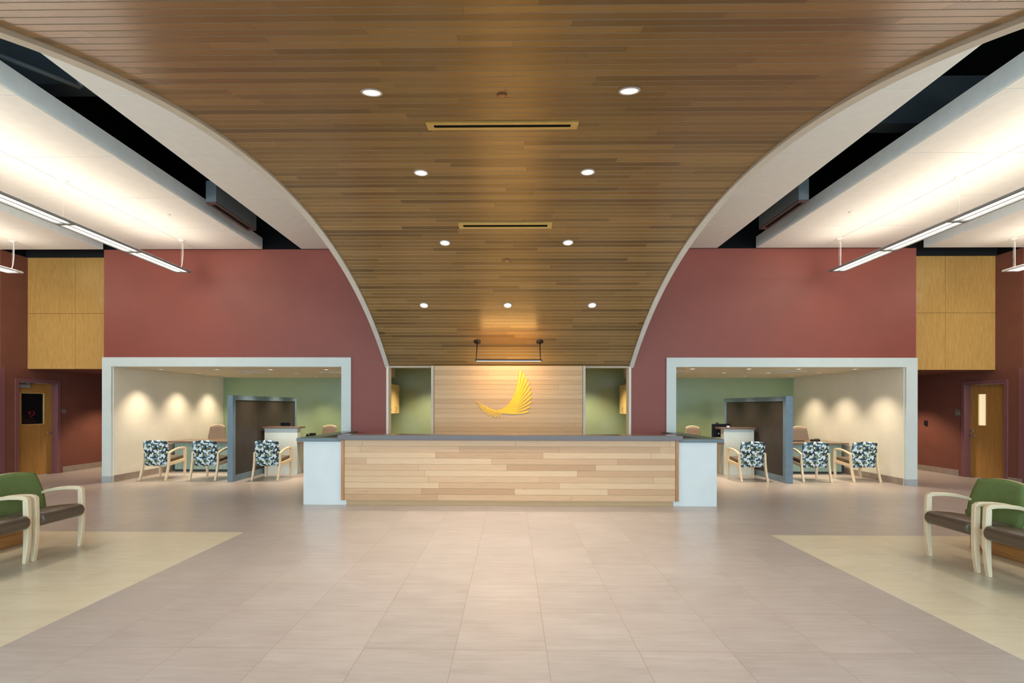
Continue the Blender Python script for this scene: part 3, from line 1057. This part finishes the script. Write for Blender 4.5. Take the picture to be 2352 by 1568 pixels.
def back_mesh(wb, wm, wt, z0, z1, y0, y1, th, crown, bulge, nz=14, nx=14):
    """upholstered back: tilted, wider in the middle, arched top; front faces +y"""
    m = MB()
    rows = []
    for fb in (0, 1):
        for j in range(nz + 1):
            s = j / nz
            wv = (1 - s) ** 2 * wb + 2 * s * (1 - s) * wm + s * s * wt
            for i in range(nx + 1):
                tt = -1 + 2 * i / nx
                x = tt * wv / 2
                z = z0 + (z1 - z0) * s + crown * (1 - tt * tt) * s ** 3
                yc = y0 + (y1 - y0) * s
                edge = (1 - abs(tt) ** 6) ** .5 * (1 - abs(2 * s - 1) ** 8) ** .5
                y = yc + (th / 2) * (0.45 + 0.55 * edge) * (1 if fb else -1) + (bulge * (1 - tt * tt) * (-1))
                m.v.append((x, y, z))
    N = (nz + 1) * (nx + 1)
    ix = lambda fb, j, i: fb * N + j * (nx + 1) + i
    for j in range(nz):
        for i in range(nx):
            m.face([ix(0, j, i), ix(0, j, i + 1), ix(0, j + 1, i + 1), ix(0, j + 1, i)], None, 0, True)
            m.face([ix(1, j, i), ix(1, j + 1, i), ix(1, j + 1, i + 1), ix(1, j, i + 1)], None, 0, True)
    for i in range(nx):
        m.face([ix(0, 0, i), ix(1, 0, i), ix(1, 0, i + 1), ix(0, 0, i + 1)], None, 0, True)
        m.face([ix(0, nz, i), ix(0, nz, i + 1), ix(1, nz, i + 1), ix(1, nz, i)], None, 0, True)
    for j in range(nz):
        m.face([ix(0, j, 0), ix(0, j + 1, 0), ix(1, j + 1, 0), ix(1, j, 0)], None, 0, True)
        m.face([ix(0, j, nx), ix(1, j, nx), ix(1, j + 1, nx), ix(0, j + 1, nx)], None, 0, True)
    return m


def armchair(name, label, cat, group, fabric, shell):
    t = thing(name, label, cat, (0, 0, 0), 0, group)
    X = .302      # outer half width
    w = .042
    for s in (-1, 1):
        a, c = s * X, s * (X - w)
        # rear leg with a swept foot
        q = [Vector(v) for v in ((-.335, 0), (-.29, .12), (-.245, .27), (-.222, .42), (-.215, .60))]
        MB().strip([tuple(v) for v in q], [.017, .021, .024, .023, .021], a, c).build('leg', M['maple'], t, None, .005)
        # front leg, slightly bowed and tapering to the foot
        q = ((.292, 0), (.306, .12), (.315, .28), (.314, .46), (.308, .645))
        MB().strip(q, [.016, .022, .027, .029, .028], a, c).build('leg', M['maple'], t, None, .005)
        # arm with a rounded front corner
        q = [(-.225, .588), (-.10, .632), (.02, .660), (.14, .673), (.24, .674), (.29, .668), (.318, .650), (.325, .62)]
        MB().strip(q, [.013, .016, .018, .019, .020, .022, .020, .012], s * (X + .0015), s * (X - w - .0015)).build('armrest', M['mapleY'], t, None, .006, 3)
        q = ((-.24, .345), (-.05, .36), (.12, .378), (.31, .40))
        MB().strip(q, [.034, .034, .033, .033], s * (X - .006), s * (X - w + .008)).build('seat_rail', M['mapleY'], t, None, .004)
        MB().lathe([(.012, 0), (.012, .006), (0, .006)], (s * (X - w / 2), -.335, -.004), 10).build('glide', M['metal'], t)
        MB().lathe([(.012, 0), (.012, .006), (0, .006)], (s * (X - w / 2), .285, -.004), 10).build('glide', M['metal'], t)
    ys = -.10 if shell else -.135
    poly = [(ys, .368), (.10, .366), (.26, .356), (.318, .356), (.352, .368), (.374, .394), (.382, .428), (.374, .462), (.350, .486), (.312, .497), (.24, .496), (.10, .484), (0, .470), (ys, .455)]
    cushion(poly, -.257, .257, 'seat', M['vinyl'], t, .022)
    if shell:
        b = back_mesh(.52, .69, .485, .31, .845, -.095, -.205, .062, .030, .02)
    else:
        b = back_mesh(.515, .575, .51, .305, .842, -.165, -.255, .055, .030, .015)
    b.build('backrest', fabric, t)
    if shell:
        b2 = back_mesh(.52, .694, .488, .32, .846, -.128, -.238, .016, .030, .02)
        b2.build('back_shell', M['maple'], t)
    return t


g1 = armchair('guest_chair', 'hexagon print guest chair before the teal desk, nearest the left cream wall', 'chair', 'hexagon print guest chairs', M['hex'], False)
spots = [(-7.74, 11.04, 0.0, None),
         (-6.67, 11.06, 0.0, 'hexagon print guest chair before the teal desk, partly behind the left dark screen'),
         (-5.325, 11.09, 0.0, 'hexagon print guest chair before the left tall service counter'),
         (5.245, 11.19, 0.02, 'hexagon print guest chair before the right tall service counter'),
         (6.61, 11.16, -0.10, 'hexagon print guest chair before the teal desk, partly behind the right dark screen'),
         (7.65, 11.18, 0.0, 'hexagon print guest chair before the teal desk, nearest the right cream wall')]
for i, (x, y, r, lab) in enumerate(spots):
    if i == 0:
        g1.location = (x, y, 0)
    else:
        dup(g1, (x, y, 0), r, lab)

l1 = armchair('lounge_chair', 'green backed armchair farther from the viewer in the left lounge row', 'armchair', 'green backed lounge armchairs', M['greenfab'], True)
l1.location = (-5.27, 5.435, 0)
l1.rotation_euler = (0, 0, -PI / 2)
dup(l1, (-5.27, 4.785, 0), -PI / 2, 'green backed armchair cut by the left picture edge, nearer the viewer')
dup(l1, (4.87, 5.255, 0), PI / 2, 'green backed armchair farther from the viewer in the right lounge row')
dup(l1, (4.87, 4.575, 0), PI / 2, 'green backed armchair cut by the right picture edge, nearer the viewer')

# low benches behind the lounge chairs
for lab, x0, x1, s, ye in (('low plank bench with dark top behind the left green armchairs', -5.67, -6.6, -1, 5.86), ('low plank bench with dark top behind the right green armchairs', 5.275, 6.2, 1, 5.86)):
    t = thing('low_bench', lab, 'bench', ((x0 + x1) / 2, 4.4, 0), 0, 'low plank benches')
    in_(t, bx('top', M['counter'], x0 - s * .0, x1, 2.6, ye + .03, .385, .435, None, .004))
    m = MB()
    for k in range(3):
        z0 = .02 + k * .121
        m.box(x0 + s * .03, x0 + s * .05, 2.64, ye - .06, z0, z0 + .119)
        m.box(x0 + s * .05, x1 - s * .03, ye - .04, ye - .02, z0, z0 + .119)
    m.box(x0 + s * .05, x1 - s * .05, 2.7, ye - .05, 0, .38)
    in_(t, m.build('plank_side', M['bench_wood']))
    in_(t, bx('corner_post', M['edgewood'], x0 + s * .02, x0 + s * .07, ye - .06, ye - .01, 0, .385, None, .003))

# ------------------------------------------------------------------ task chairs behind the desks
def task_chair(label):
    t = thing('task_chair', label, 'office chair', (0, 0, 0), 0, 'taupe office chairs behind the desks')
    b = back_mesh(.50, .47, .40, .56, 1.045, .22, .30, .045, .045, -.03)
    b.build('backrest', M['taskfab'], t)
    rim = []
    for i in range(15):
        tt = -1 + 2 * i / 14
        rim.append((tt * .205, .302 + .03 * (1 - tt * tt), 1.05 + .045 * (1 - tt * tt)))
    MB().tube(rim, .014).build('top_rail', M['mapleY'], t)
    cushion([(-.24, .45), (.22, .45), (.24, .48), (.22, .51), (-.22, .525), (-.27, .50)], -.24, .24, 'seat', M['taskfab'], t, .02)
    MB().tube([(0, 0, .10), (0, 0, .45)], .03, 12).build('gas_column', M['blackplastic'], t)
    MB().strip([(.05, .44), (.25, .46), (.30, .62)], .012, -.03, .03).build('back_bracket', M['blackplastic'], t)
    m = MB()
    for k in range(5):
        a = 2 * PI * k / 5
        m.tube([(0, 0, .11), (.28 * math.cos(a), .28 * math.sin(a), .07)], .018)
    m.build('star_base', M['blackplastic'], t)
    for k in range(5):
        a = 2 * PI * k / 5
        w = MB().lathe([(0, -.012), (.028, -.012), (.028, .012), (0, .012)], seg=14)
        w.xform(Matrix.Translation((.28 * math.cos(a), .28 * math.sin(a), .028)) @ Matrix.Rotation(PI / 2, 4, 'X'))
        w.build('caster', M['blackplastic'], t)
    for s in (-1, 1):
        MB().tube([(s * .2, .02, .47), (s * .29, .02, .50), (s * .29, .02, .66)], .014).box(s * .29 - .035, s * .29 + .035, -.12, .14, .66, .685).build('armrest', M['blackplastic'], t)
    return t


tc = task_chair('taupe office chair behind the teal desk, beside the left dark screen')
for i, (x, y, r, lab) in enumerate(((-8.0, 13.25, PI, None), (-5.02, 13.3, PI - .25, 'taupe office chair behind the left tall counter, near the reception desk'),
                                    (4.96, 13.3, PI + .2, 'taupe office chair behind the right tall counter, near the reception desk'), (7.70, 13.2, PI, 'taupe office chair behind the teal desk, beside the right dark screen'))):
    rz = r - PI  # backrest sits on the far side, away from the viewer
    if i == 0:
        tc.location = (x, y, 0)
    else:
        dup(tc, (x, y, 0), rz, lab)

# ------------------------------------------------------------------ small things on the desks
def phone(label, loc, rz):
    t = thing('desk_phone', label, 'phone', loc, rz)
    MB().prism([(-.09, 0), (.09, 0), (.09, .075), (.05, .10), (-.09, .025)], -.10, .10).build('base', M['blackplastic'], t, None, .004)
    MB().prism([(-.085, .052), (-.06, .034), (.06, .10), (.07, .125), (.045, .14), (-.07, .075)], .04, .095).build('handset', M['black_metal'], t, None, .008)
    m = MB().prism([(.035, .092), (.05, .10), (.09, .155), (.078, .158)], -.095, .03)
    m.build('display', M['blackplastic'], t, None, .003)
    return t


phone('black desk phone on the left low worksurface, seen over the reception wing', (-4.95, 12.34, .769), PI + .3).scale = (1.2, 1.2, 1.2)
o = thing('desk_phone', 'black phone lying on the right teal desk, just behind a guest chair', 'phone', (7.74, 12.85, .752))
smooth(MB().prism([(-.05, 0), (.06, 0), (.07, .02), (.03, .05), (-.03, .05), (-.06, .025)], -.10, .10).build('base', M['blackplastic'], o, None, .01, 3))
MB().box(-.02, .095, -.03, .03, .046, .06).build('handset', M['black_metal'], o, None, .006)


def monitor(label, loc, rz, w, h, zc):
    t = thing('computer_monitor', label, 'monitor', loc, rz)
    MB().box(-w / 2, w / 2, -.012, .016, zc - h / 2, zc + h / 2).build('screen_shell', M['screenblue'], t, None, .006)
    MB().box(-w * .22, w * .22, -.035, -.012, zc - h * .28, zc + h * .2).build('rear_housing', M['blackplastic'], t, None, .008)
    MB().box(-.03, .03, -.05, -.03, .01, zc).build('stand_neck', M['blackplastic'], t, None, .003)
    MB().box(-.12, .12, -.13, .07, 0, .012).build('stand_foot', M['blackplastic'], t, None, .003)
    return t


mn = monitor('black computer monitor seen from behind beside the right tall counter', (5.18, 12.42, .768), .35, .56, .33, .27)
MB().box(-.10, -.13, -.055, -.037, .18, .21).build('label_sticker', M['fix_white'], mn)
wc = MB().box(-.03, .03, -.02, .02, .435, .45).tube([(-.03, 0, .452), (.03, 0, .452)], .012)
wc.build('clip_camera', M['blackplastic'], mn).location = (-.12, 0, .003)
monitor('small black screen rising above the left tall counter', (-5.72, 12.62, .768), -.2, .27, .2, .33)
tag(bx('small_box', M['fix_white'], 5.14, 5.20, 11.98, 12.03, 1.128, 1.168, None, .004), 'small white box on the right tall counter, before the monitor', 'box')
t = thing('paper_tray', 'black wire paper tray on the teal desk, half behind the left dark screen', 'tray', (-7.05, 12.75, .752))
m = MB()
for z in (.03, .10, .17):
    m.box(-.13, .13, -.16, .16, z, z + .004)
    for q in (-.13, .126):
        m.box(q, q + .004, -.16, .16, z, z + .03)
m.build('shelf', M['blackplastic'], t)
m = MB()
for q in (-.128, .122):
    for w in (-.15, .15):
        m.box(q, q + .006, w - .003, w + .003, 0, .21)
m.build('upright', M['black_metal'], t)
MB().box(-.10, .10, -.13, .13, .034, .06).build('paper_stack', M['fix_white'], t)
tag(bx('keyboard', M['blackplastic'], 7.02, 7.40, 12.72, 12.86, .752, .77, None, .004), 'black keyboard on the right teal desk, beside the dark screen', 'keyboard')

# wall cabinets in the staff area
for lab, xf, s in (('light maple wall cabinet seen through the opening left of the emblem wall', -3.21, 1), ('light maple wall cabinet seen through the opening right of the emblem wall', 3.09, -1)):
    t = thing('wall_cabinet', lab, 'cabinet', (xf, 13.2, 1.42), 0, 'maple wall cabinets')
    in_(t, bx('body', M['cabinet'], xf - s * .33, xf - s * .02, 12.4, 14.32, 1.42, 2.22))
    for k in range(4):
        a = 12.4 + k * .48
        d = in_(t, bx('door', M['cabinet'], xf - s * .02, xf, a + .003, a + .477, 1.423, 2.217, None, .002))
        hy = a + (.43 if k % 2 == 0 else .05)
        hd = MB().tube([(xf, hy, 1.47), (xf + s * .03, hy, 1.48), (xf + s * .03, hy, 1.58), (xf, hy, 1.59)], .005).build('handle', M['metal'])
        hd.parent = d
        hd.data.transform(parent_matrix(t).inverted())
        for z in (1.52, 2.12):
            hh = bx('hinge', M['metal'], xf - s * .003, xf + s * .006, a + (.004 if k % 2 == 0 else .464), a + (.016 if k % 2 == 0 else .476), z - .03, z + .03)
            hh.parent = d
            hh.data.transform(parent_matrix(t).inverted())

# ------------------------------------------------------------------ doors in the corridor walls
def door(n, X, s, glass, closer):
    """s = +1: the wall is on the right, -1: on the left; the room is on the -s side"""
    y0, y1, zt = 10.83, 11.87, 2.19
    fw = .05
    f = MB()
    xa, xb = X - s * .018, X + s * .22
    f.box(xa, xb, y0, y0 + fw, 0, zt).box(xa, xb, y1 - fw, y1, 0, zt).box(xa, xb, y0 + fw, y1 - fw, zt - fw, zt)
    f.box(X + s * .125, xb, y0 + fw, y0 + fw + .02, 0, zt - fw).box(X + s * .125, xb, y1 - fw - .02, y1 - fw, 0, zt - fw)
    # raised architrave edge
    for a, c in ((y0 - .03, y0), (y1, y1 + .03)):
        f.box(xa, X + s * .0, a, c, 0, zt + .03)
    f.box(xa, X, y0, y1, zt, zt + .03)
    fo = f.build('door_%d' % n, M['door_frame'], None, None, .002, 2, 'structure')
    ly0, ly1, lz = y0 + fw + .004, y1 - fw - .004, zt - fw - .004
    lx0, lx1 = X + s * .12, X + s * .165
    gy0, gy1, gz0, gz1 = glass
    l = MB()
    l.box(lx0, lx1, ly0, gy0, .008, lz).box(lx0, lx1, gy1, ly1, .008, lz).box(lx0, lx1, gy0, gy1, .008, gz0).box(lx0, lx1, gy0, gy1, gz1, lz)
    l.build('leaf', M['door_wood'], fo)
    st = MB()
    for a, c in ((gy0, gy0 + .012), (gy1 - .012, gy1)):
        st.box(lx0 - s * .004, lx1, a, c, gz0, gz1)
    st.box(lx0 - s * .004, lx1, gy0, gy1, gz0, gz0 + .012).box(lx0 - s * .004, lx1, gy0, gy1, gz1 - .012, gz1)
    st.build('glazing_bead', M['cabinet'], fo)
    pane = bx('glass_pane', M['glassdark'] if closer else M['litroom'], lx0 + s * .02, lx0 + s * .027, gy0 + .01, gy1 - .01, gz0 + .01, gz1 - .01, fo)
    hy = ly1 - .065
    lv = MB().tube([(lx0, hy, .975), (lx0 - s * .055, hy, .975), (lx0 - s * .06, hy - .03, .975), (lx0 - s * .058, hy - .13, .972)], .010)
    r = MB().lathe([(0, 0), (.027, 0), (.027, .012), (0, .012)], seg=18)
    r.xform(Matrix.Translation((lx0, hy, .975)) @ Matrix.Rotation(-s * PI / 2, 4, 'Y'))
    k = len(lv.v)
    lv.v += r.v
    for fc in r.f:
        lv.face([i + k for i in fc])
    lv.build('lever_handle', M['metal'], fo)
    if not closer:
        r = MB().lathe([(0, 0), (.022, 0), (.022, .016), (0, .018)], seg=18)
        r.xform(Matrix.Translation((lx0, hy, 1.08)) @ Matrix.Rotation(-s * PI / 2, 4, 'Y'))
        r.build('deadbolt', M['metal'], fo)
    if closer:
        cl = MB().box(lx0 - s * .06, lx0, ly0 + .06, ly0 + .34, lz - .12, lz - .05)
        cl.build('door_closer', M['fix_grey'], fo, None, .004)
        MB().tube([(lx0 - s * .04, ly0 + .20, lz - .05), (lx0 - s * .04, ly0 + .20, lz - .02), (lx0 - s * .16 + s * .08, ly0 + .42, lz - .02)], .01).build('closer_arm', M['metal'], fo)
        # heart decal with lines of lettering, on the pane
        dx0, dx1 = lx0 + s * .0185, lx0 + s * .0205
        yc, zc = gy0 + .27, 1.42
        h = MB()
        for q in ([(yc - .01, zc - .01), (yc - .05, zc + .005), (yc - .075, zc + .035), (yc - .06, zc + .065), (yc - .02, zc + .06), (yc, zc + .035)],
                  [(yc + .03, zc + .06), (yc + .075, zc + .065), (yc + .10, zc + .035), (yc + .07, zc - .01), (yc + .02, zc - .05), (yc - .03, zc - .07)]):
            qq = bez(q, 14)
            h.strip([(p.x, p.y) for p in qq], [.003 + .006 * math.sin(PI * i / 14) for i in range(15)], dx0, dx1, 'x')
        h.build('heart_decal', M['red_decal'], fo)
        tx = MB()
        for zz, a, c in ((1.39, -.10, .16), (1.31, -.03, .07), (1.265, -.08, .12), (1.235, -.06, .10)):
            yy = yc + a
            while yy < yc + c:
                wl = random.uniform(.008, .02)
                tx.box(dx0, dx1, yy, yy + wl, zz, zz + .014)
                yy += wl + .006
        tx.build('lettering', M['dark_decal'], fo)
    return fo


door(1, SL, -1, (11.05, 11.62, 1.18, 1.905), True)
door(2, SR, 1, (11.42, 11.62, 1.20, 1.93), False)


def tiny_lettering(parent, x0, x1, rows, mat):
    """letter-like strokes too small to read, as in the photograph"""
    m = MB()
    for z, h, y0, y1, gaps in rows:
        y = y0
        k = 0
        while y < y1 - .004:
            w = min(random.uniform(.007, .011), y1 - y)
            m.box(x0, x1, y, y + .0028, z, z + h)
            m.box(x0, x1, y + w - .0028, y + w, z, z + h * random.choice((.6, 1.0)))
            m.box(x0, x1, y, y + w, z + h * random.choice((0.0, .42, .8)), z + h * random.choice((.9, 1.0)))
            y += w + .0035
            k += 1
            if k in gaps:
                y += .007
    return m.build('lettering', mat, parent)


t = thing('room_sign', 'small grey room sign plate with one pale line beside the left door', 'sign', (SL, 11.995, 1.49))
MB().prism([(-.065, -.06), (.065, -.06), (.065, .042), (.02, .042), (-.02, .054), (-.065, .06)], 0.0, .008, 'x').build('plate', M['signplate'], t)
tiny_lettering(t, .0078, .0088, ((-.022, .022, -.026, .034, (1,)),), M['signtext'])
t = thing('room_sign', 'small grey room sign plate with two pale lines beside the right door', 'sign', (SR, 12.0, 1.50))
MB().prism([(-.075, -.085), (.075, -.085), (.075, .085), (.03, .083), (-.01, .07), (-.075, .068)], -.008, 0.0, 'x').build('plate', M['signplate'], t)
tiny_lettering(t, -.0088, -.0078, ((.004, .016, -.014, .028, ()), (-.032, .018, -.062, .064, (5,))), M['signtext'])
t = thing('card_reader', 'black card reader on the right corridor wall beside the portal', 'card reader', (SR, 12.9, 1.22))
MB().box(-.03, 0, -.045, .045, -.06, .06).build('case', M['blackplastic'], t, None, .008, 3)
MB().box(-.032, -.029, -.025, .025, -.02, .04).build('face_plate', M['black_metal'], t)
